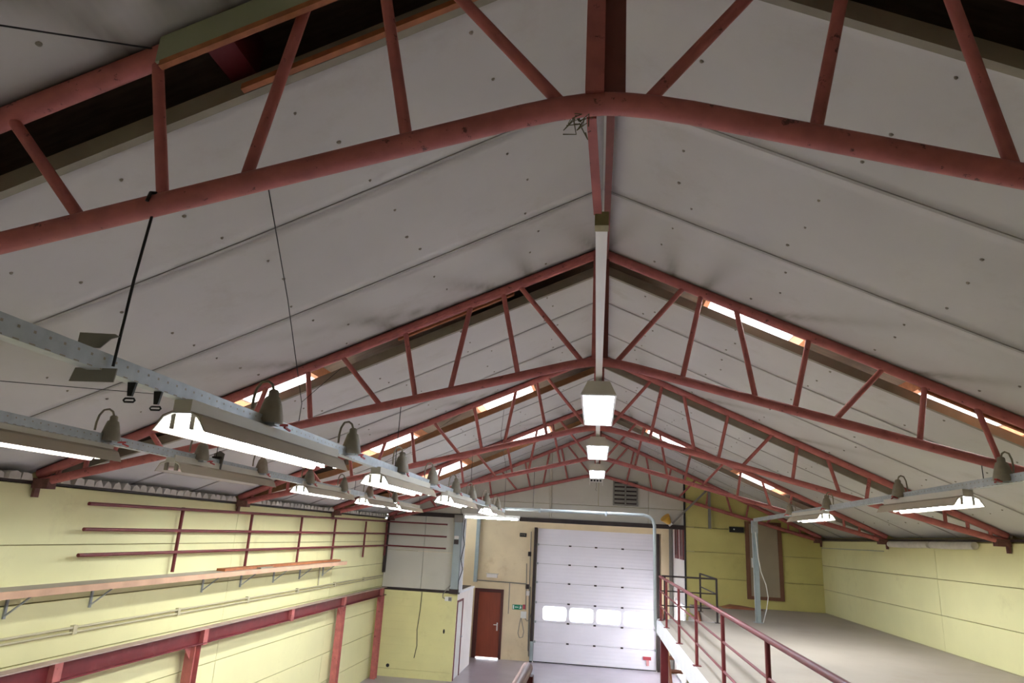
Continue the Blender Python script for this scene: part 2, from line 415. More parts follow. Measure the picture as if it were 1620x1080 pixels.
# ---- mezzanine
mz = MB()
mz.box(1.3, W, -5.5, 15.2, MZ-.18, MZ).box(2.44, W, 15.2, GY, MZ-.18, MZ).box(-.5, 1.3, -5.5, 2.45, MZ-.18, MZ)
mz = mz.build('floor_mezzanine', MEZZ); struct(mz, 'beige boarded mezzanine floor', 'floor')
MB().box(1.235, 1.3, 2.45, 15.2, MZ-.23, MZ).box(1.3, 2.44, 15.2, 15.25, MZ-.23, MZ).box(-.56, -.5, -5.5, 2.5, MZ-.23, MZ).box(-.5, 1.3, 2.45, 2.5, MZ-.23, MZ).build('fascia', WHP, mz)
# mezzanine end door
d4 = setting('door_4', 'taupe door in brown frame raised above the mezzanine floor', 'door')
MB().box(3.9, 4.0, GY-.05, GY, 2.5, 4.44).box(4.72, 4.82, GY-.05, GY, 2.5, 4.44).box(4.0, 4.72, GY-.05, GY, 2.5, 2.58).box(4.0, 4.72, GY-.05, GY, 4.38, 4.44).build('frame', BRMED, d4)
l4 = MB().box(4.0, 4.72, GY-.03, GY, 2.58, 4.38).build('leaf', TAUPE, d4)
MB().box(4.03, 4.08, GY-.04, GY-.03, 3.28, 3.52).build('handle_plate', WHITE, l4)
MB().tube([(4.055, GY-.03, 3.46), (4.055, GY-.08, 3.46), (4.16, GY-.08, 3.46)], .011, 8).build('handle', WHITE, l4)

# ================================================================== ROOF
ceil = MB()
DK = 7.0
def slab(mb, sgn, x0, x1, y0, y1, c, th):
    """slab parallel to one roof slope"""
    p = [(sgn*x0, c-.435*x0), (sgn*x1, c-.435*x1), (sgn*x1, c-.435*x1+th), (sgn*x0, c-.435*x0+th)]
    mb.prism(p, 'y', y0, y1)
SKX = ((1.2, 2.15), (3.32, 4.25))
SKON = {(1, -1): (1,), (1, 1): (0, 1), (2, -1): (0, 1), (3, -1): (0, 1), (3, 1): (0, 1)}   # (truss, side): rooflights in its gap
for sg in (-1, 1):
    yp = YB-.3
    for (ti, side), ks in sorted(SKON.items()):
        if side != sg: continue
        y0, y1 = TY[ti]+.3, TY[ti]+3.9
        slab(ceil, sg, 0, 6.2, yp, y0, DK, .08)
        xs = [0]
        for k in ks: xs += list(SKX[k])
        xs.append(6.2)
        for a in range(0, len(xs), 2): slab(ceil, sg, xs[a], xs[a+1], y0, y1, DK, .08)
        yp = y1
    slab(ceil, sg, 0, 6.2, yp, GY+.3, DK, .08)
ceil = ceil.build('ceiling', DECK); struct(ceil, 'white boarded roof lining over dark boards', 'ceiling')
for (ti, sg), ks in sorted(SKON.items()):
    t = TY[ti]
    for k in ks:
        a, c = SKX[k]
        mb = MB(); slab(mb, sg, a, c, t+.3, t+3.9, DK+.02, .006); mb.build('rooflight', SKYL, ceil)
        mb = MB(); slab(mb, sg, a-.05, a, t+.02, t+3.9, DK-.14, .14); slab(mb, sg, c, c+.05, t+.02, t+3.9, DK-.14, .14)
        mb.build('rooflight_curb', WOOD, ceil)
# lining boards
gaps = {(1, -1): .31, (1, 1): .30, (2, -1): .32, (2, 1): .42, (3, -1): .44, (3, 1): .13, (4, -1): .48, (4, 1): .42}
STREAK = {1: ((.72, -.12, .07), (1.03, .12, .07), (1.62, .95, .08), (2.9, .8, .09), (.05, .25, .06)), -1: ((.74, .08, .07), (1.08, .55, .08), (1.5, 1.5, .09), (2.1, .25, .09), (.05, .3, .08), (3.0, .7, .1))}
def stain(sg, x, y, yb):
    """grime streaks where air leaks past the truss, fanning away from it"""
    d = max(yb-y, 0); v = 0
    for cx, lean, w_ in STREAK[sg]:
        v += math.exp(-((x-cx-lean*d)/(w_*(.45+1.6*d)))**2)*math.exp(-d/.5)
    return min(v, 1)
DROP = {(3, -1): .15, (4, -1): .22, (4, 1): .15, (2, 1): .06}
def sagz(sg, x, y, ya, yb):
    t = (y-ya)/(yb-ya)
    z = -.05*math.sin(PI*min(max(t, 0), 1))*math.sin(PI*min(x/W, 1))*(1.2 if sg < 0 else .6)
    dr = DROP.get((round((ya-2.4)/4.2)+1, sg), .11)
    z -= dr*max(0, 1-(y-ya-.3)/1.4)*min(1, max(0, (W-.3-x)/1.2))      # boards hang lower at their near edge
    return z
screw = {-1: MB(), 1: MB()}
for bi, (ya, yb) in enumerate([(YB, -1.8), (-1.8, 2.4)]+list(zip(TY[:-1], TY[1:]))):
    ti = bi-1
    for sg in (-1, 1):
        g = gaps.get((ti, sg), .4) if ti >= 1 else .4
        cuts = [ya+g, ya+1.6, ya+2.95, yb+.03]
        if yb > 19: cuts[-1] = GY+.02
        for k in range(3):
            y0, y1 = cuts[k]+.004, cuts[k+1]-.004
            nx, ny = 140, 10
            vs_ = []; fs = []
            for lay in (0, .035):
                for j in range(ny+1):
                    y = y0+(y1-y0)*j/ny
                    for i in range(nx+1):
                        x = .001+(W+.12-.001)*i/nx
                        vs_.append((sg*x, y, CP-.435*x+sagz(sg, x, y, ya, yb)+lay))
            n = nx+1; o_ = n*(ny+1)
            for j in range(ny):
                for i in range(nx):
                    q = (j*n+i, j*n+i+1, (j+1)*n+i+1, (j+1)*n+i)
                    fs.append(q if sg < 0 else q[::-1]); q2 = tuple(v+o_ for v in q)
                    fs.append(q2[::-1] if sg < 0 else q2)
            for i in range(nx):
                fs.append((i, i+o_, i+1+o_, i+1)); a0 = ny*n+i; fs.append((a0, a0+1, a0+1+o_, a0+o_))
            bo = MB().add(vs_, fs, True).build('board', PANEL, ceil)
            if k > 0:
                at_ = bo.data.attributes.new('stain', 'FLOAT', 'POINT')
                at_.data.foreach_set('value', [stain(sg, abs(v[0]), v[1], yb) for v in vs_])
            # joint strip covering the seam
            if k < 2:
                yy = cuts[k+1]; pts = [(sg*x, yy, CP-.435*x+sagz(sg, x, yy, ya, yb)-.004) for x in [.02+(W+.08)*i/24 for i in range(25)]]
                mb = MB()
                for p, q in zip(pts[:-1], pts[1:]): mb.beam(p, q, .03, .010)
                mb.build('joint_strip', SEAM, ceil)
            # screws
            for rx in (.62, 1.5, 2.45, 3.4, 4.4, 5.3):
                x = rx+random.uniform(-.05, .05)
                for f_ in (.2, .55, .85):
                    y = y0+(y1-y0)*f_+random.uniform(-.09, .09); xx = x+random.uniform(-.1, .1)
                    if y > yb-.1: continue
                    z = CP-.435*xx+sagz(sg, xx, y, ya, yb)
                    rr = random.uniform(.008, .014)
                    screw[sg].lathe([(rr*.4, -.012), (rr, -.006), (rr*1.1, .004)], (sg*xx, y, z), 7)
        if ti >= 1 or bi == 1:
            yl = ya+g
            mb = MB(); n = 24
            for q in range(n):                                     # lip following the hanging edge
                xa, xb = .05+W*q/n, .05+W*(q+1)/n
                za, zb = [CP-.435*x+sagz(sg, x, yl, ya, yb)+.03 for x in (xa, xb)]
                vs_ = [(sg*xa, yl-.05, za-.1), (sg*xb, yl-.05, zb-.1), (sg*xb, yl-.05, zb), (sg*xa, yl-.05, za), (sg*xa, yl-.002, za-.1), (sg*xb, yl-.002, zb-.1), (sg*xb, yl-.002, zb), (sg*xa, yl-.002, za)]
                fs = [(0, 1, 2, 3), (7, 6, 5, 4), (0, 4, 5, 1), (3, 2, 6, 7)]+([(0, 3, 7, 4)] if q == 0 else [])+([(1, 5, 6, 2)] if q == n-1 else [])
                mb.add(vs_, fs)
            mb.build('edge_board', WOODD if (ti, sg) in ((3, -1), (4, -1)) else LIP, ceil)
for sg in (-1, 1):
    o = screw[sg].build('screw_heads', SCREW, ceil); o['kind'] = 'stuff'
# timber strips seen in the truss gaps
for (ti, sg, x0, x1) in ((2, -1, .9, 2.1), (2, 1, 3.0, 4.4), (3, 1, .4, 5.2)):
    t = TY[ti-1]; mb = MB(); slab(mb, sg, x0, x1, t+.09, t+.13, CP-.1, .28); mb.build('timber_strip', WOOD, ceil)
mb = MB(); slab(mb, -1, .95, 1.95, 2.325, 2.34, 6.53, .13); mb.build('fascia_board', GREENB, ceil)
mb = MB(); slab(mb, -1, .95, 1.93, 2.325, 2.355, 6.50, .03); mb.build('timber_strip', WOOD, ceil)
mb = MB(); slab(mb, -1, .5, 1.72, 2.62, 2.655, CP-.19, .03); mb.build('timber_strip', WOOD, ceil)
mb = MB(); slab(mb, -1, 1.72, 1.84, 2.45, 2.75, CP-.02, .2); mb.build('timber_strip', RED2, ceil)

# ------------------------------------------------------------------ trusses
WT = [.83, 1.0, 1.33, 2.0, 2.65, 3.0, 3.42, 4.0, 4.62]
WBm = [.17, .80, 1.48, 1.83, 2.18, 2.9, 3.56, 3.92, 4.42]
SHORT = [4.98, 5.27, 5.56]
tl = ['nearest overhead', 'second from the camera', 'third from the camera', 'fourth from the camera', 'farthest, standing against the gable wall']
proto = {}
def bend(sg):
    pts = [(0, 0, cb(0)-.035), (sg*.08, 0, cb(.08)-.02), (sg*.2, 0, cb(.2)-.006), (sg*.34, 0, cb(.34)), (sg*(W-.05), 0, cb(W-.05))]
    return pts
for i, t in enumerate(TY):
    r = thing('roof_truss', 'red tubular steel roof truss, '+tl[i], 'truss', 'red roof trusses', (0, t, 0))
    if i == 0:
        P = []
        for sg in (-1, 1):
            P.append(('top_chord', MB().tube([(sg*.02, 0, ct(.02)), (sg*(W-.03), 0, ct(W-.03))], .05, 12).mesh('top_chord')))
            P.append(('bottom_chord', MB().tube(bend(sg), .046, 12).mesh('bottom_chord')))
            for a, c in zip(WT, WBm):
                P.append(('web', MB().tube([(sg*a, 0, ct(a)-.02), (sg*c, 0, cb(c)+.01)], .026, 10).mesh('web')))
            for a in SHORT:
                P.append(('web', MB().tube([(sg*a, 0, ct(a)), (sg*a, 0, cb(a))], .026, 8).mesh('web')))
            P.append(('bearing_bracket', MB().box(sg*(W-.2), sg*(W-.02), -.06, .06, ct(W)-.13, ct(W)-.03).box(sg*(W-.05), sg*(W-.02), -.035, .035, ct(W)-.22, ct(W)-.13).mesh('bearing_bracket')))
        P.append(('king_post', MB().box(-.075, .0, -.055, .03, cb(0)-.01, ct(0)).mesh('king_post')))
        P.append(('king_plate', MB().box(.0, .085, -.02, .03, cb(0), ct(0)).mesh('king_plate')))
        for nm, me in P: me.materials.append(KING if nm == 'king_plate' else RED if nm != 'bearing_bracket' else RUST)
        proto = P
    for nm, me in proto:
        o = D.objects.new(nm, me); COL.objects.link(o); o.parent = r
# ridge purlin
o = MB().box(.02, .075, -4, GY, 6.55, 6.65).build('ridge_purlin', KING); tag(o, 'dark red ridge purlin running along the roof apex', 'beam')
o = MB().beam((-.05, 2.45, 5.44), (-.02, 3.10, 5.33), .04, .02).build('hanger_bar', RED); tag(o, 'short red flat bar tying the white ridge tray to the nearest truss', 'bar')
# white tray below the ridge
t = thing('ridge_tray', 'long white cable tray running under the truss apexes', 'cable tray', None, (0, 3.1, 5.3))
o = MB().box(-.03, .03, 0, 13.6, -.035, .03).build('tray', WHITE, t)
MB().box(-.034, .034, -.012, .06, -.04, .034).build('end_cap', OLIVE, t)
tuft = MB(); random.seed(3)
for k in range(16):
    p = Vector((-.10+random.uniform(-.035, .03), 2.42+random.uniform(-.03, .03), 5.42+random.uniform(-.04, .02)))
    tuft.tube([p, p+Vector((random.uniform(-.05, .05), random.uniform(-.04, .04), random.uniform(-.06, .03))), p+Vector((random.uniform(-.045, .045), random.uniform(-.04, .04), random.uniform(-.06, .01)))], .0025, 4)
o = tuft.build('straw_tuft', STRAW); tag(o, 'small tuft of dry straw stuck under the nearest truss apex', 'straw')

# ------------------------------------------------------------------ ridge lamps
def ridge_lamp(label, y0, y1):
    t = thing('ridge_lamp', label, 'lamp', 'ridge lamps', (0, y0, 5.10)); L_ = y1-y0
    h = MB()
    h.prism([(-.165, 0), (-.155, 0), (-.095, .105), (.095, .105), (.155, 0), (.165, 0), (.105, .125), (-.105, .125)], 'y', 0, L_)
    h.prism([(-.165, 0), (.165, 0), (.105, .125), (-.105, .125)], 'y', -.008, .004); h.prism([(-.165, 0), (.165, 0), (.105, .125), (-.105, .125)], 'y', L_-.004, L_+.008)
    h.build('housing', BEIGE, t)
    MB().box(-.168, -.148, -.01, L_+.01, -.012, 0).box(.148, .168, -.01, L_+.01, -.012, 0).box(-.148, .148, -.01, .03, -.012, 0).box(-.148, .148, L_-.03, L_+.01, -.012, 0).build('rim', WHITE, t)
    MB().box(-.025, .025, .02, L_-.02, .06, .106).build('ballast_cover', WHITE, t)
    for sx in (-.075, .075):
        MB().tube([(sx, .09, .05), (sx, L_-.09, .05)], .019, 10).build('tube', LITR, t)
        MB().box(sx-.02, sx+.02, .04, .09, .02, .1).build('tube_holder', BELL, t); MB().box(sx-.02, sx+.02, L_-.09, L_-.04, .02, .1).build('tube_holder', BELL, t)
    for yy in (.35, L_-.35): MB().box(-.015, .015, yy-.02, yy+.02, .12, .17).build('hanger', GALV, t)
ridge_lamp('white box lamp under the ridge, nearest of three', 6.4, 8.2)
ridge_lamp('white box lamp under the ridge, middle of three', 10.1, 11.9)
ridge_lamp('white box lamp under the ridge, farthest of three', 13.9, 15.7)

# ------------------------------------------------------------------ light tracks
def track(label, x, y0, z0, y1, z1, holes=True):
    t = thing('light_track', label, 'track', 'galvanised light tracks', (x, y0, z0)); L_ = y1-y0; dz = z1-z0
    mb = MB(); w_, h = .032, .036
    P = lambda u, v: [(u, 0, v), (u, L_, dz+v)]
    def pl(u0, u1, v0, v1):
        vs_ = [(u0, 0, v0), (u1, 0, v0), (u1, 0, v1), (u0, 0, v1), (u0, L_, dz+v0), (u1, L_, dz+v0), (u1, L_, dz+v1), (u0, L_, dz+v1)]
        mb.add(vs_, [(0, 1, 2, 3), (7, 6, 5, 4), (4, 5, 1, 0), (5, 6, 2, 1), (6, 7, 3, 2), (7, 4, 0, 3)])
    pl(-w_, -w_+.004, -h, h); pl(w_-.004, w_, -h, h); pl(-w_+.004, w_-.004, -h, -h+.004); pl(-w_+.004, -w_+.014, h-.004, h); pl(w_-.014, w_-.004, h-.004, h)
    mb.build('channel', GALV, t)
    if holes:
        hb = MB(); k = 0; yy = .05
        while yy < min(L_, 9):
            z = dz*yy/L_
            for sx in (w_+.0008, -w_-.0008):
                hb.add([(sx, yy-.006, z+.006), (sx, yy+.006, z+.006), (sx, yy+.006, z+.016), (sx, yy-.006, z+.016)], [(0, 1, 2, 3)])
                hb.add([(sx, yy-.014, z-h+.001), (sx, yy+.014, z-h+.001), (sx, yy+.014, z-h+.006), (sx, yy-.014, z-h+.006)], [(0, 1, 2, 3)])
            yy += .07
        o = hb.build('perforations', BELL, t); o['kind'] = 'stuff'
    return t
XA, XB, XC = -1.97, -3.85, 3.4
zA = lambda y: 4.372-.0095*(y-2)
zB = lambda y: 4.345-.008*(y-4)
zC = lambda y: 4.44-.009*(y-6)
track('long galvanised light track in front, nearest of the left pair', XA, -3.6, 4.40, 14.9, zA(14.9))
track('galvanised light track nearer the left wall', XB, 1.0, 4.36, 14.2, zB(14.2))
track('galvanised light track over the mezzanine', XC, 3.0, 4.465, 15.75, zC(15.75))
# cross trunking to the mezzanine edge
t = thing('cross_trunking', 'grey trunking crossing the hall and dropping to the mezzanine edge', 'trunking', None, (0, 14.95, 4.3))
MB().tube([(-1.95, 0, 0), (.98, 0, .01), (1.1, 0, -.02), (1.18, 0, -.09), (1.205, 0, -.2), (1.21, 0, -1.0), (1.215, 0, -1.9), (1.22, 0, -2.1), (1.27, .03, -2.3)], .035, 10).build('duct', DUCT, t)
for xx in (-1.2, 0.2): MB().box(xx-.02, xx+.02, -.042, .042, -.045, .045).build('clip', GALV, t)
# end post on the mezzanine
t = thing('track_post', 'grey steel post on the mezzanine carrying the track end', 'post', None, (3.39, 15.77, MZ))
MB().box(-.05, .05, -.05, .05, 0, 2.02).build('post', GALVB, t); MB().box(-.09, .09, -.09, .09, 0, .012).build('base_plate', GALV, t)
MB().box(-.06, .06, -.06, .06, 1.8, 2.06).build('head_sleeve', GALV, t)
MB().tube([(-.06, -.055, 1.9), (-.055, -.06, 1.2), (-.05, -.06, .4), (-.05, -.06, .02)], .008, 6).build('conduit', GALV, t)
o = MB().tube([(3.39, 15.70, 4.1), (3.42, 15.68, 3.6), (3.46, 15.66, 3.3), (3.55, 15.66, 3.05), (3.585, 15.66, 2.8), (3.54, 15.66, 2.55), (3.47, 15.68, 2.3)], .009, 6).build('white_cable', WHITE)
tag(o, 'loose white cable hanging beside the grey mezzanine post', 'cable')

# bell-shaped tap-off boxes
def make_bell(sgn):
    ps = []
    ps.append(('body', MB().lathe([(.074, -.04), (.078, -.03), (.074, .0), (.056, .075), (.044, .112), (.031, .12), (.030, .15), (.02, .16)], (0, 0, 0), 14, .9).mesh('body'), BELL))
    ps.append(('cable_loop', MB().tube([(0, 0, .15), (-.012, -.01, .19), (-.03, -.03, .205), (-.055, -.055, .195), (-.07, -.075, .15), (-.074, -.085, .09), (-.07, -.09, .03)], .0085, 6).mesh('cable_loop'), BELL))
    ps.append(('lever', MB().beam((.015, .02, -.045), (.05, .115, -.035), .02, .014).beam((.05, .09, -.05), (.055, .15, -.062), .012, .01).mesh('lever'), REDL))
    ps.append(('clamp', MB().box(-.075, .05, -.03, .03, -.055, -.04).mesh('clamp'), GALV))
    for n_, me, m_ in ps: me.materials.append(m_)
    return ps
BP = make_bell(1)
def bell(label, x, y, z, group):
    t = thing('socket_bell', label, 'socket', group, (x, y, z))
    for n_, me, m_ in BP:
        o = D.objects.new(n_, me); COL.objects.link(o); o.parent = t
    t.rotation_euler = (0, 0, random.uniform(-.15, .15)); return t
for i, y in enumerate([3.80, 5.2, 6.65, 8.0, 9.4, 10.7, 12.2, 13.6]):
    bell('%s grey bell-shaped socket from the camera on the front light track' % ORD[i], XA+.05, y, zA(y)+.02, 'socket bells on the front track')
for i, y in enumerate([4.95, 6.25, 7.5, 8.86, 10.16, 11.4, 12.9]):
    bell('%s grey bell-shaped socket from the camera on the track by the left wall' % ORD[i], XB+.05, y, zB(y)+.02, 'socket bells on the left wall track')
for i, y in enumerate([6.2, 8.25, 10.75, 12.75]):
    bell('%s grey bell-shaped socket from the camera on the mezzanine track' % ORD[i], XC-.05, y, zC(y)+.02, 'socket bells on the mezzanine track').rotation_euler = (0, 0, 2.6)

# trough lamps
def trough_lamp(label, x, y0, y1, z, lit, ztrack, group):
    t = thing('trough_lamp', label, 'lamp', group, (x, y0, z)); L_ = y1-y0
    MB().box(-.045, .045, 0, L_, .085, .15).build('housing', BEIGE, t)
    MB().prism([(-.13, -.0), (-.126, -.0), (-.085, .062), (-.045, .082), (.045, .082), (.085, .062), (.126, -.0), (.13, -.0), (.09, .068), (.047, .088), (-.047, .088), (-.09, .068)], 'y', .0, L_).build('reflector', WHITE if lit else BEIGE, t)
    for sx in (-1, 1):
        MB().prism([(sx*.136, -.003), (sx*.131, -.003), (sx*.091, .069), (sx*.048, .089), (sx*.048, .093), (sx*.094, .073)][::sx], 'y', .0, L_).build('reflector_back', TAUPE, t)
    for sx in (-.05, .05):
        MB().tube([(sx, .05, .035), (sx, L_-.05, .035)], .018, 10).build('tube', LIT if lit else OFFTUBE, t)
        MB().box(sx-.012, sx+.012, .02, .05, .01, .084).build('tube_holder', BELL, t); MB().box(sx-.012, sx+.012, L_-.05, L_-.02, .01, .084).build('tube_holder', BELL, t)
    for yy in (.3, L_-.3): MB().box(-.02, .02, yy-.025, yy+.025, .15, max(.16, ztrack-.036-z)).build('hanger', GALV, t)
    return t
trough_lamp('large glowing trough lamp on the front track, nearest of its row', XA+.02, 2.98, 4.9, 4.165, True, zA(4), 'lamps on the front track')
trough_lamp('glowing trough lamp on the front track, second from the camera', XA+.02, 5.95, 7.85, 4.145, True, zA(7), 'lamps on the front track')
trough_lamp('glowing trough lamp on the front track, third from the camera', XA+.02, 8.85, 10.7, 4.13, True, zA(10), 'lamps on the front track')
trough_lamp('glowing trough lamp on the front track, farthest of its row', XA+.02, 12.3, 14.1, 4.12, True, zA(13), 'lamps on the front track')
trough_lamp('glowing trough lamp on the left wall track, cut by the photo edge', XB-.02, 3.2, 5.05, 4.17, True, zB(4), 'lamps on the left wall track')
trough_lamp('unlit brownish trough lamp on the left wall track', XB, 5.85, 7.75, 4.165, False, zB(7), 'lamps on the left wall track')
trough_lamp('glowing trough lamp just beyond the unlit one on the left track', XB, 8.7, 10.5, 4.16, True, zB(9), 'lamps on the left wall track')
trough_lamp('glowing trough lamp on the left wall track, second to last', XB, 11.2, 12.9, 4.14, True, zB(12), 'lamps on the left wall track')
trough_lamp('glowing trough lamp on the left wall track, farthest of its row', XB, 13.15, 14.9, 4.13, True, zB(14), 'lamps on the left wall track')
trough_lamp('glowing trough lamp over the mezzanine, nearer of two', XC-.02, 6.85, 8.65, 4.25, True, zC(8), 'lamps over the mezzanine')
trough_lamp('glowing trough lamp over the mezzanine beside the grey post', XC-.02, 10.9, 12.6, 4.235, True, zC(11), 'lamps over the mezzanine')
trough_lamp('added fill trough lamp on the front track behind the viewpoint', XA+.02, -3.3, -1.5, 4.2, True, 4.38, 'lamps on the front track')  # unseen extra lamp, added to brighten the near side of the nearest truss
# bare batten lamp across the end of the tracks
t = thing('batten_lamp', 'bare fluorescent batten hung crosswise at the track end', 'lamp', None, (-2.18, 14.62, 4.08))
MB().box(-.6, .6, -.025, .025, .03, .075).build('batten', WHITE, t)
MB().tube([(-.55, 0, 0), (.55, 0, 0)], .018, 10).build('tube', LIT, t)
for sx in (-.57, .57): MB().box(sx-.02, sx+.02, -.016, .016, -.025, .03).build('tube_holder', WHITE, t)
for sx in (-.3, .24): MB().tube([(sx, 0, .07), (sx, 0, .22)], .004, 5).build('hanger', BLACK, t)

# hanger plates, rods and straps of the front track
t = thing('track_hanger', 'bent sheet metal hanger plates clamped on the front track', 'bracket', None, (XA, 2.4, zA(2.4)))
MB().prism([(-.1, .037), (-.1, .1), (.055, .095), (.075, .085), (.04, .075), (.0, .037)], 'y', .0, .006).build('top_plate', VENT, t)
MB().prism([(-.1, -.1), (.09, -.1), (.095, -.045), (-.085, -.045)], 'y', .0, .006).build('bottom_plate', VENT, t)
t = thing('track_hanger', 'dark upright hanger plate on the left wall track above the unlit lamp', 'bracket', None, (XB, 6.62, zB(6.62)))
MB().prism([(-.05, -.07), (.06, -.07), (.075, .09), (.02, .12), (-.04, .09)], 'y', 0, .006).build('plate', VENT, t); MB().box(-.04, .05, -.03, .03, .037, .06).build('clamp', DARK, t)
o = MB().tube([(-1.86, 2.4, 5.07), (-1.90, 2.42, 4.7), (-1.925, 2.44, 4.34)], .006, 6).tube([(-1.86, 2.345, 5.02), (-1.855, 2.35, 5.06), (-1.85, 2.4, 5.085), (-1.85, 2.45, 5.05)], .0075, 6).build('hanger_rod', BLACK)
tag(o, 'black rod hanging the front track from the nearest truss', 'rod')
for i, y in enumerate((2.62, 2.80)):
    t = thing('black_strap', ['black rubber strap under the front track, nearer of two', 'black rubber strap under the front track, farther of two'][i], 'strap', 'rubber straps', (XA+.01, y, zA(y)-.036))
    MB().prism([(-.022, 0), (.022, 0), (.01, -.075), (-.01, -.075)], 'y', -.006, .006).build('strap', BLACK, t)
    MB().tube([(-.02, 0, -.085), (-.026, 0, -.093), (-.02, 0, -.1), (.02, 0, -.1), (.026, 0, -.093), (.02, 0, -.085), (-.02, 0, -.085)], .0045, 6).build('buckle', BLACK, t)
def wire(label, pts, r=.004, name='suspension_wire', m=BLACK, cat='wire', group=None):
    o = MB().tube(pts, r, 5).build(name, m); return tag(o, label, cat, group)
for i in (1, 2, 3):
    y = TY[i]
    wire('thin black wire hanging the front track from the %s truss' % ORD[i], [(XA, y, cb(XA)-.04), (XA, y, zA(y)+.03)])
    wire('thin black wire hanging the left wall track from the %s truss' % ORD[i], [(XB, y, cb(XB)-.04), (XB, y, zB(min(y, 14.2))+.03)])
    if i < 3: wire('thin black wire hanging the mezzanine track from the %s truss' % ORD[i], [(XC, y, cb(XC)-.04), (XC, y, zC(y)+.03)])
wire('long thin black wire slanting from the roof gap to the second truss', [(-1.76, 2.72, 5.92), (-2.4, 4.75, 5.43), (-3.0, 6.56, 4.95), (-3.01, 6.57, 4.76)], .004)
wire('thin black wire tied between web and knot on the second truss', [(-2.62, 6.55, 5.33), (-3.0, 6.55, 4.96)], .003)
wire('thin black wire from the nearest truss to the upper left edge', [(-2.0, 2.36, 5.78), (-2.33, 1.95, 5.57), (-2.7, 1.5, 5.38)], .004)
wire('thin black wire stretched above the left wall track', [(-3.9, 3.0, 4.44), (-3.85, 3.9, 4.56), (-3.85, 5.68, 4.83)], .003)
wire('thin black wire from the third truss gap to its lower chord', [(-1.55, 11.15, 5.95), (-1.75, 12.3, 5.5), (-1.95, 14.96, 5.06)], .004)
wire('thin black wire crossing the bay behind the second truss', [(-2.25, 11.0, 5.65), (-3.6, 10.76, 4.64)], .003)
wire('thin black wire dropping from the fourth truss to the gable seam', [(-1.35, 15.0, 5.14), (-1.35, 15.0, 4.36)], .005)

# ------------------------------------------------------------------ left wall fittings
t = thing('pipe_rack', 'red pipe rack of three long rails along the left wall', 'rack', None, (-W+.12, 7.3, 3.0))
for (za, zb) in ((3.862, 3.945), (3.582, 3.62), (3.304, 3.31)):
    r_ = MB().tube([(0, 0, za-3), (0, 11.8, zb-3)], .021, 10).build('rail', RED2, t)
    MB().tube([(0, 11.8, zb-3), (1.62, 11.86, zb-3.0)], .021, 10).build('corner_rail', RED2, r_)
for y in (9.22, 11.24, 13.28, 15.1, 17.2, 19.0):
    MB().tube([(-.05, y-7.3, .04), (-.05, y-7.3, .9)], .024, 8).build('upright', RED2, t)
o = MB().box(-W+.02, -W+.09, 19.12, 19.2, 2.6, 4.0).build('corner_post', DARK); tag(o, 'dark steel post in the far left wall corner', 'post')
# shelf
t = thing('wall_shelf', 'long wooden shelf plank on steel brackets along the left wall', 'shelf', None, (-W, 5.0, 2.98))
MB().box(.0, .34, 0, 10.3, 0, .03).build('board', MEZZ, t)
MB().box(.34, .365, 0, 10.3, -.035, .034).build('edge_strip', EDGE, t)
for y in (6.6, 7.8, 10.15, 11.3, 12.5, 13.65, 14.85):
    b_ = MB().box(.0, .02, y-5-.015, y-5+.015, -.27, 0).build('bracket', GALV, t)
    MB().beam((.02, y-5, -.24), (.3, y-5, -.01), .02, .012).build('brace', GALV, b_)
o = MB().box(-W+.11, -W+.25, 10.3, 15.2, 3.012, 3.05).build('loose_plank', WOOD); tag(o, 'loose orange plank lying on the wall shelf', 'plank')
o = MB().box(-W+.26, -W+.33, 11.3, 11.75, 3.012, 3.035).build('metal_bar', BELL); tag(o, 'short dark metal bar lying on the wall shelf', 'bar')
# conduit
t = thing('wall_conduit', 'pair of thin grey conduits clipped along the left wall', 'conduit', None, (-W+.03, 5.0, 2.5))
MB().tube([(0, 0, .02), (0, 14.2, .02)], .014, 8).build('pipe', PCOND, t); MB().tube([(0, 0, -.03), (0, 14.2, -.03)], .012, 8).build('pipe', PCOND, t)
for k in range(7): MB().box(-.03, .018, .6+k*2-.03, .6+k*2+.03, -.05, .045).build('clip', PCOND, t)
o = MB().tube([(-W+.03, 14.6, 3.0), (-W+.03, 14.62, 2.52)], .014, 6).build('drop_conduit', PCOND); tag(o, 'short grey conduit drop below the shelf end', 'conduit')
# crane beam
t = thing('wall_beam', 'dark red steel beam on posts along the left wall', 'beam', None, (-5.66, 4.0, 2.13))
MB().box(-.005, .005, 0, 15.1, -.09, .09).build('web_plate', RED2, t)
MB().box(-.07, .07, 0, 15.1, .09, .102).build('top_flange', DUSTRED, t); MB().box(-.07, .07, 0, 15.1, -.102, -.09).build('bottom_flange', RED2, t)
for y in (7.25, 10.12, 13.1, 15.9, 18.75): MB().box(-.065, .07, y-4-.06, y-4+.06, -.12, .09).build('stiffener', RED, t)
for i, y in enumerate((9.95, 15.9, 18.85)):
    p = thing('steel_post', ['red steel post under the wall beam, nearest of three', 'red steel post under the wall beam, middle of three', 'red steel post under the wall beam at the store room corner'][i], 'post', 'posts of the wall beam', (-5.66, y, 0))
    MB().box(-.005, .005, -.07, .07, 0, 2.02).build('web_plate', RED, p); MB().box(-.07, .07, -.08, -.07, 0, 2.02).build('flange', RED, p); MB().box(-.07, .07, .07, .08, 0, 2.02).build('flange', RED, p)
    MB().add([(.0, -.08, 2.02), (.0, -.25, 2.02), (.0, -.08, 1.85), (.012, -.08, 2.02), (.012, -.25, 2.02), (.012, -.08, 1.85)], [(0, 2, 1), (3, 4, 5), (0, 1, 4, 3), (1, 2, 5, 4), (2, 0, 3, 5)]).build('gusset', RED, p)
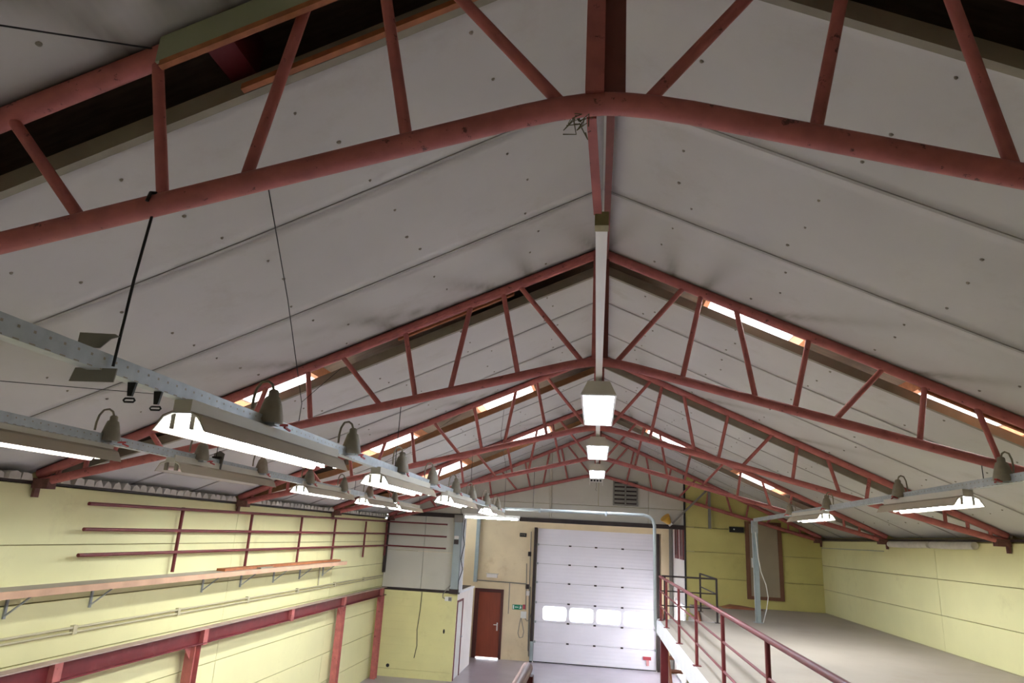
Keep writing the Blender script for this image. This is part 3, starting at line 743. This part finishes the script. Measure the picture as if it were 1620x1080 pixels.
# crumpled filler under the eaves
def filler(label, sg, y0, y1, m, n=None):
    mb = MB(); n = n or int((y1-y0)/.16)
    for k in range(n):
        a = y0+(y1-y0)*k/n; c = y0+(y1-y0)*(k+1)/n; q = (c-a)
        prof = [(a+q*.05, 4.052), (a+q*.95, 4.052), (a+q*(.85+random.uniform(-.1, .1)), 4.11+random.uniform(-.02, .01)), (a+q*(.55+random.uniform(-.1, .1)), 4.135+random.uniform(-.015, .005)), (a+q*(.2+random.uniform(-.1, .1)), 4.115+random.uniform(-.02, .01))]
        xo = random.uniform(-.02, .02)
        mb.prism(prof, 'x', sg*(W-.10+xo), sg*(W+.02))
    o = mb.build('eave_filler', m); o['kind'] = 'stuff'; return tag(o, label, 'insulation')
filler('crumpled white filler along the left eave, nearer of two lengths', -1, 3.0, 6.45, INSUL)
filler('row of crumpled white filler lumps between second and third truss', -1, 6.85, 10.6, INSUL)
filler('crumpled white filler along the left eave beyond the third truss', -1, 11.0, 14.85, INSUL)
filler('crumpled filler at the far end of the left eave', -1, 15.2, 19.0, INSUL)
for i, (a, c) in enumerate(((13.1, 14.75), (11.6, 13.0))):
    o = MB().tube([(W-.08, a, 3.985), (W-.08, (a+c)/2, 3.98), (W-.08, c, 3.985)], [.058, .062, .058], 10).build('insulation_roll', INSUL)
    tag(o, ['white insulation roll at the right eave beside the fourth truss', 'white insulation roll at the right eave next to the third truss'][i], 'insulation', 'insulation rolls')
for sg, nm in ((-1, 'left'), (1, 'right')):
    o = MB().box(sg*(W-.03), sg*(W+.12), YB, GY, 4.025 if sg < 0 else 4.045, 4.05 if sg < 0 else 4.08).build('trim_%d' % (1 if sg < 0 else 2), DARK); struct(o, 'dark eave plate on the %s wall' % nm, 'trim')
wire('thin wire stretched below the right eave', [(W-.03, 19.2, 3.86), (W-.03, 15.2, 3.85)], .006, 'eave_wire', GALV)

# ------------------------------------------------------------------ railings
def railing(name, label, pts, posts, base_z, hts, m, r_top=.024, group=None):
    t = thing(name, label, 'railing', group, (pts[0][0], pts[0][1], base_z)); ox, oy = pts[0]
    for k, h in enumerate(hts):
        for (a, b_), (c, d_) in zip(pts[:-1], pts[1:]):
            MB().tube([(a-ox, b_-oy, h), (c-ox, d_-oy, h)], r_top if k == 0 else .013, 10).build('top_rail' if k == 0 else 'mid_rail', m, t)
    for (x, y) in posts:
        p = MB().tube([(x-ox, y-oy, 0), (x-ox, y-oy, hts[0])], .021, 10).build('post', m, t)
        MB().box(x-ox-.05, x-ox+.05, y-oy-.05, y-oy+.05, 0, .008).build('foot_plate', m, p)
    return t
railing('mezzanine_railing', 'long dark red railing along the open mezzanine edge', [(1.32, 15.1), (1.32, 2.6)], [(1.32, y) for y in (14.9, 13.74, 11.75, 9.8, 7.82, 5.87, 3.9)], MZ, [.83, .55, .27], RED2)
railing('stair_railing', 'dark steel guard railing around the mezzanine stair opening', [(1.36, 15.12), (2.46, 15.15), (2.46, 17.45)], [(1.42, 15.12), (2.46, 15.15), (2.46, 17.45)], MZ, [.84, .55, .27], DARK, .018)
t = thing('landing_handrail', 'dusty pink handrail end rising at the bottom of the view', 'handrail', None, (-.212, 2.42, MZ+.01))
MB().tube([(0, 0, 1.072), (0, -.02, 1.078), (0, -.4, 1.078), (0, -2.5, 1.078)], [.014, .018, .018, .018], 14).build('rail', HAND, t)
MB().box(-.012, .022, -.06, -.02, 0, 1.06).build('post', RED2, t)
# column and stair under the mezzanine
t = thing('mezzanine_column', 'dark red steel column under the mezzanine edge', 'column', None, (1.40, 15.15, 0))
MB().box(-.07, .07, -.08, .08, 0.01, MZ-.24).build('shaft', RED2, t); MB().box(-.12, .12, -.13, .13, 0, .012).build('base_plate', RED2, t); MB().box(-.085, .085, -.095, .095, .55, .6).build('collar', DUSTRED, t)
t = thing('mezzanine_stair', 'brown stair flight rising under the mezzanine opening', 'stair', None, (1.55, 14.0, 0))
n = 11; run = 3.5/n; rise = MZ/n
for sx in (0, .82):
    MB().prism([(0, 0), (.25, 0), (3.6, MZ-.16), (3.6, MZ), (3.35, MZ), (0, .2)], 'x', sx, sx+.04).build('stringer', BRSTEP, t)
for k in range(n-1): MB().box(.04, .82, k*run+.05, k*run+.33, (k+1)*rise-.035, (k+1)*rise).build('tread', BRSTEP, t)
o = MB()
pts = [(0, 0), (.35, .12), (.6, .14), (.9, .05), (1.2, .0)]
o = MB().prism([(3.2, MZ), (4.2, MZ), (3.75, MZ+.05), (3.45, MZ+.07)], 'y', 18.75, GY-.02).build('carpet_offcut', BRSTEP); tag(o, 'brown offcut heaped against the mezzanine end wall', 'carpet')

# ------------------------------------------------------------------ gable and bay fittings
t = thing('louvre_vent', 'grey double louvre vent on the gable wall', 'vent', None, (.78, GY, 5.02))
MB().box(-.34, .34, -.02, 0, -.33, .33).build('back_plate', DARK, t)
MB().box(-.34, -.30, -.05, -.02, -.33, .33).box(.30, .34, -.05, -.02, -.33, .33).box(-.02, .02, -.05, -.02, -.33, .33).box(-.30, .30, -.05, -.02, .29, .33).box(-.30, .30, -.05, -.02, -.33, -.29).build('frame', VENT, t)
for sx in (-.16, .16):
    for k in range(5):
        z = -.22+k*.11; MB().beam((sx-.135, -.035, z), (sx+.135, -.035, z), .012, .085, (0, -.55, .8)).build('slat', VENT, t)
t = thing('exit_light', 'small white emergency light box with dark cells under the ridge', 'light', None, (-.02, 18.9, 5.26))
MB().box(-.18, .18, -.03, .03, -.01, .09).box(-.18, -.165, -.03, .03, -.09, -.01).box(.165, .18, -.03, .03, -.09, -.01).build('case', WHITE, t)
for k in range(4): MB().box(-.15+k*.08, -.1+k*.08, -.035, -.03, .01, .06).build('cell', BLACK, t)
MB().tube([(0, 0, .09), (0, 0, .3)], .006, 5).build('stem', GALV, t); MB().tube([(0, 0, -.01), (.01, 0, -.14), (-.015, 0, -.2), (.015, 0, -.23)], .004, 5).build('pull_cord', STRAW, t)
o = MB().tube([(-1.27, GY-.05, 5.72), (-1.25, GY-.05, 4.28)], .03, 8).build('gable_pipe', BEIGE); tag(o, 'thin cream pipe standing vertically on the gable wall', 'pipe')
o = MB().beam((2.0, GY-.2, 4.28), (2.93, GY-.2, 5.2), .05, .05).build('slanted_strut', VENT); tag(o, 'slanted grey steel strut above the mezzanine corner', 'strut')
o = MB().box(2.95, 3.02, GY-.16, GY-.1, 4.2, 5.24).build('hanging_post', VENT); tag(o, 'short grey steel post hanging beside the slanted strut', 'post')
t = thing('amber_lamp', 'small amber dish lamp at the foot of the slanted strut', 'lamp', None, (1.86, GY-.3, 4.36))
t.rotation_euler = (.3, -.7, 0)
MB().lathe([(.03, -.12), (.06, -.1), (.13, .06), (.14, .1), (.12, .1)], (0, 0, 0), 14).build('dish', YLAMP, t); MB().box(-.05, .05, -.03, .03, -.17, -.12).build('bracket', WHITE, t)
o = MB().box(3.5, 3.87, GY-.06, GY, 4.14, 4.28).build('dark_sign_box', BLACK); tag(o, 'small black box sign beside the mezzanine door', 'sign')
MB().box(3.6, 3.635, GY-.063, GY-.06, 4.2, 4.235).build('white_mark', PWHITE, o)
# grey column between infill wall and bay
t = thing('grey_column', 'pale blue-grey box column beside the door bay', 'column', None, (-3.755, GY-.11, 2.16))
MB().box(-.11, .09, -.06, .09, .0, 2.05).build('shaft', GALVB, t)
MB().box(-.13, .11, -.08, .1, 0, .12).build('foot', DARK, t); MB().box(-.13, .11, -.07, .1, 1.86, 2.06).build('head', VENT, t)
MB().box(-.09, .03, -.085, -.06, 1.42, 1.5).build('switch_plate', WHITE, t); MB().box(-.09, .03, -.09, -.06, 1.28, 1.4).build('socket_plate', DARK, t)
o = MB().box(-3.66, -3.58, GY-.08, GY+.08, 2.2, 4.14).build('trim_3', WHP); struct(o, 'white edge board beside the grey column', 'trim')
wire('dark cable winding down beside the grey column', [(-3.6, GY-.1, 4.1), (-3.62, GY-.1, 3.7), (-3.57, GY-.1, 3.45), (-3.64, GY-.1, 3.05), (-3.57, GY-.1, 2.8), (-3.66, GY-.1, 2.5), (-3.66, GY-.1, 2.25)], .011, 'black_cable', BLACK, 'cable')
wire('black cable hanging down the yellow store room wall', [(-4.65, GY-.075, 2.15), (-4.66, GY-.075, 1.7), (-4.70, GY-.075, 1.2), (-4.67, GY-.075, .8), (-4.72, GY-.075, .5)], .009, 'black_cable', BLACK, 'cable')
t = thing('junction_box', 'small white junction box on the yellow store room wall', 'box', None, (-3.92, GY-.06, 2.02))
MB().box(-.08, .1, -.06, 0, -.055, .055).build('case', WHITE, t); MB().box(.02, .095, -.065, -.06, -.045, .045).build('cover', VENT, t)
MB().tube([(-.08, -.03, 0), (-.14, -.03, .02), (-.15, -.03, .1), (-.05, -.03, .25), (.05, -.03, .35)], .012, 6).build('conduit', VENT, t)
for lab, x, z, a in (('small dark hole high on the store room wall near its right edge', -3.97, 1.2, .05), ('round dark outlet low on the store room wall by the red post', -5.42, .27, .045)):
    o = MB().lathe([(a*.5, -.01), (a, -.006), (a, .004)], (0, 0, 0), 10, 1.3 if z > 1 else 1).build('wall_outlet', BLACK); tag(o, lab, 'outlet'); o.location = (x, GY-.066, z); o.rotation_euler = (PI/2, 0, 0)
    if z > 1: o.scale = (.5, .9, 1)
# bay rear wall items
es = MB().box(-2.6, -2.285, BY-.02, BY, 1.49, 1.635).build('exit_sign', GREEN); tag(es, 'green emergency exit sign between brown door and sectional door', 'sign')
yq = BY-.0215
def mark(poly, name='white_mark'): MB().prism(poly, 'y', yq, BY-.02).build(name, PWHITE, es)
mark([(-2.585, 1.505), (-2.545, 1.505), (-2.545, 1.62), (-2.585, 1.62)], 'door_mark')
mark([(-2.52, 1.563), (-2.49, 1.585), (-2.49, 1.572), (-2.405, 1.572), (-2.405, 1.554), (-2.49, 1.554), (-2.49, 1.541)], 'arrow_mark')
mark([(-2.345, 1.60), (-2.325, 1.60), (-2.325, 1.62), (-2.345, 1.62)], 'figure_head')
mark([(-2.355, 1.585), (-2.325, 1.595), (-2.315, 1.565), (-2.295, 1.555), (-2.3, 1.547), (-2.325, 1.553), (-2.33, 1.54), (-2.305, 1.51), (-2.32, 1.503), (-2.345, 1.535), (-2.375, 1.515), (-2.385, 1.525), (-2.355, 1.548), (-2.348, 1.57), (-2.37, 1.563), (-2.375, 1.572)], 'running_figure')
t = thing('dark_notice', 'small dark notice box high left of the sectional door', 'sign', None, (-2.36, BY, 3.78))
MB().box(-.11, .11, -.04, 0, -.06, .06).build('case', BLACK, t)
for k in range(3): MB().box(-.08+k*.06, -.05+k*.06, -.043, -.04, -.02, .03).build('mark', BELL, t)
t = thing('wall_heater', 'small pale box shelf above the brown door', 'box', None, (-3.3, BY, 2.47))
MB().box(-.17, .17, -.14, 0, -.06, .05).build('case', CREAM, t); MB().box(-.2, .2, -.17, 0, .05, .065).build('lid', BEIGE, t)
t = thing('control_box', 'white door control box with looped cable', 'box', None, (-2.23, BY, 1.35))
MB().box(-.09, .09, -.07, 0, -.1, .1).build('case', WHITE, t); MB().box(-.03, .04, -.08, 0, .17, .3).build('emergency_stop', PINK, t)
MB().tube([(-.08, -.04, -.08), (-.12, -.04, -.3), (-.15, -.04, -.55), (-.1, -.04, -.68), (0, -.04, -.66), (.03, -.04, -.5), (-.02, -.04, -.3), (-.07, -.04, -.1)], .011, 6).build('cable_loop', VENT, t)
MB().tube([(.05, -.04, -.1), (.12, -.04, -.18), (.2, -.04, -.12), (.24, -.04, .05)], .011, 6).build('feed_cable', VENT, t)
for i, (x, z0, z1) in enumerate(((-2.1, .3, 3.9), (-2.05, .15, 2.2), (-2.2, 1.5, 2.9))):
    wire(['long grey cable running down beside the sectional door track', 'lower grey cable beside the sectional door track', 'short grey cable above the white control box'][i], [(x, BY-.03, z1), (x+.02, BY-.03, (z0+z1)/2), (x+.03 if i else x+.06, BY-.03, z0)], .013, 'door_cable', VENT, 'cable')
for i, (x, z, m_, lab) in enumerate(((-2.12, 3.2, DARK, 'dark limit switch high beside the sectional door'), (-2.15, 2.2, DARK, 'dark cable box halfway up beside the sectional door'), (-2.12, 2.0, CREAM, 'pale switch box below the dark cable box'))):
    o = MB().box(x-.05, x+.05, BY-.06, BY, z-.07, z+.07).box(x-.03, x+.03, BY-.075, BY-.06, z-.04, z+.04).build('switch_box', m_); tag(o, lab, 'switch')
wire('horizontal grey conduit above the brown door', [(-3.8, BY-.03, 2.3), (-2.2, BY-.03, 2.28)], .015, 'bay_conduit', VENT, 'conduit')
wire('vertical grey conduit right of the brown door', [(-2.72, BY-.03, 2.28), (-2.72, BY-.03, 1.35)], .012, 'bay_conduit', VENT, 'conduit')
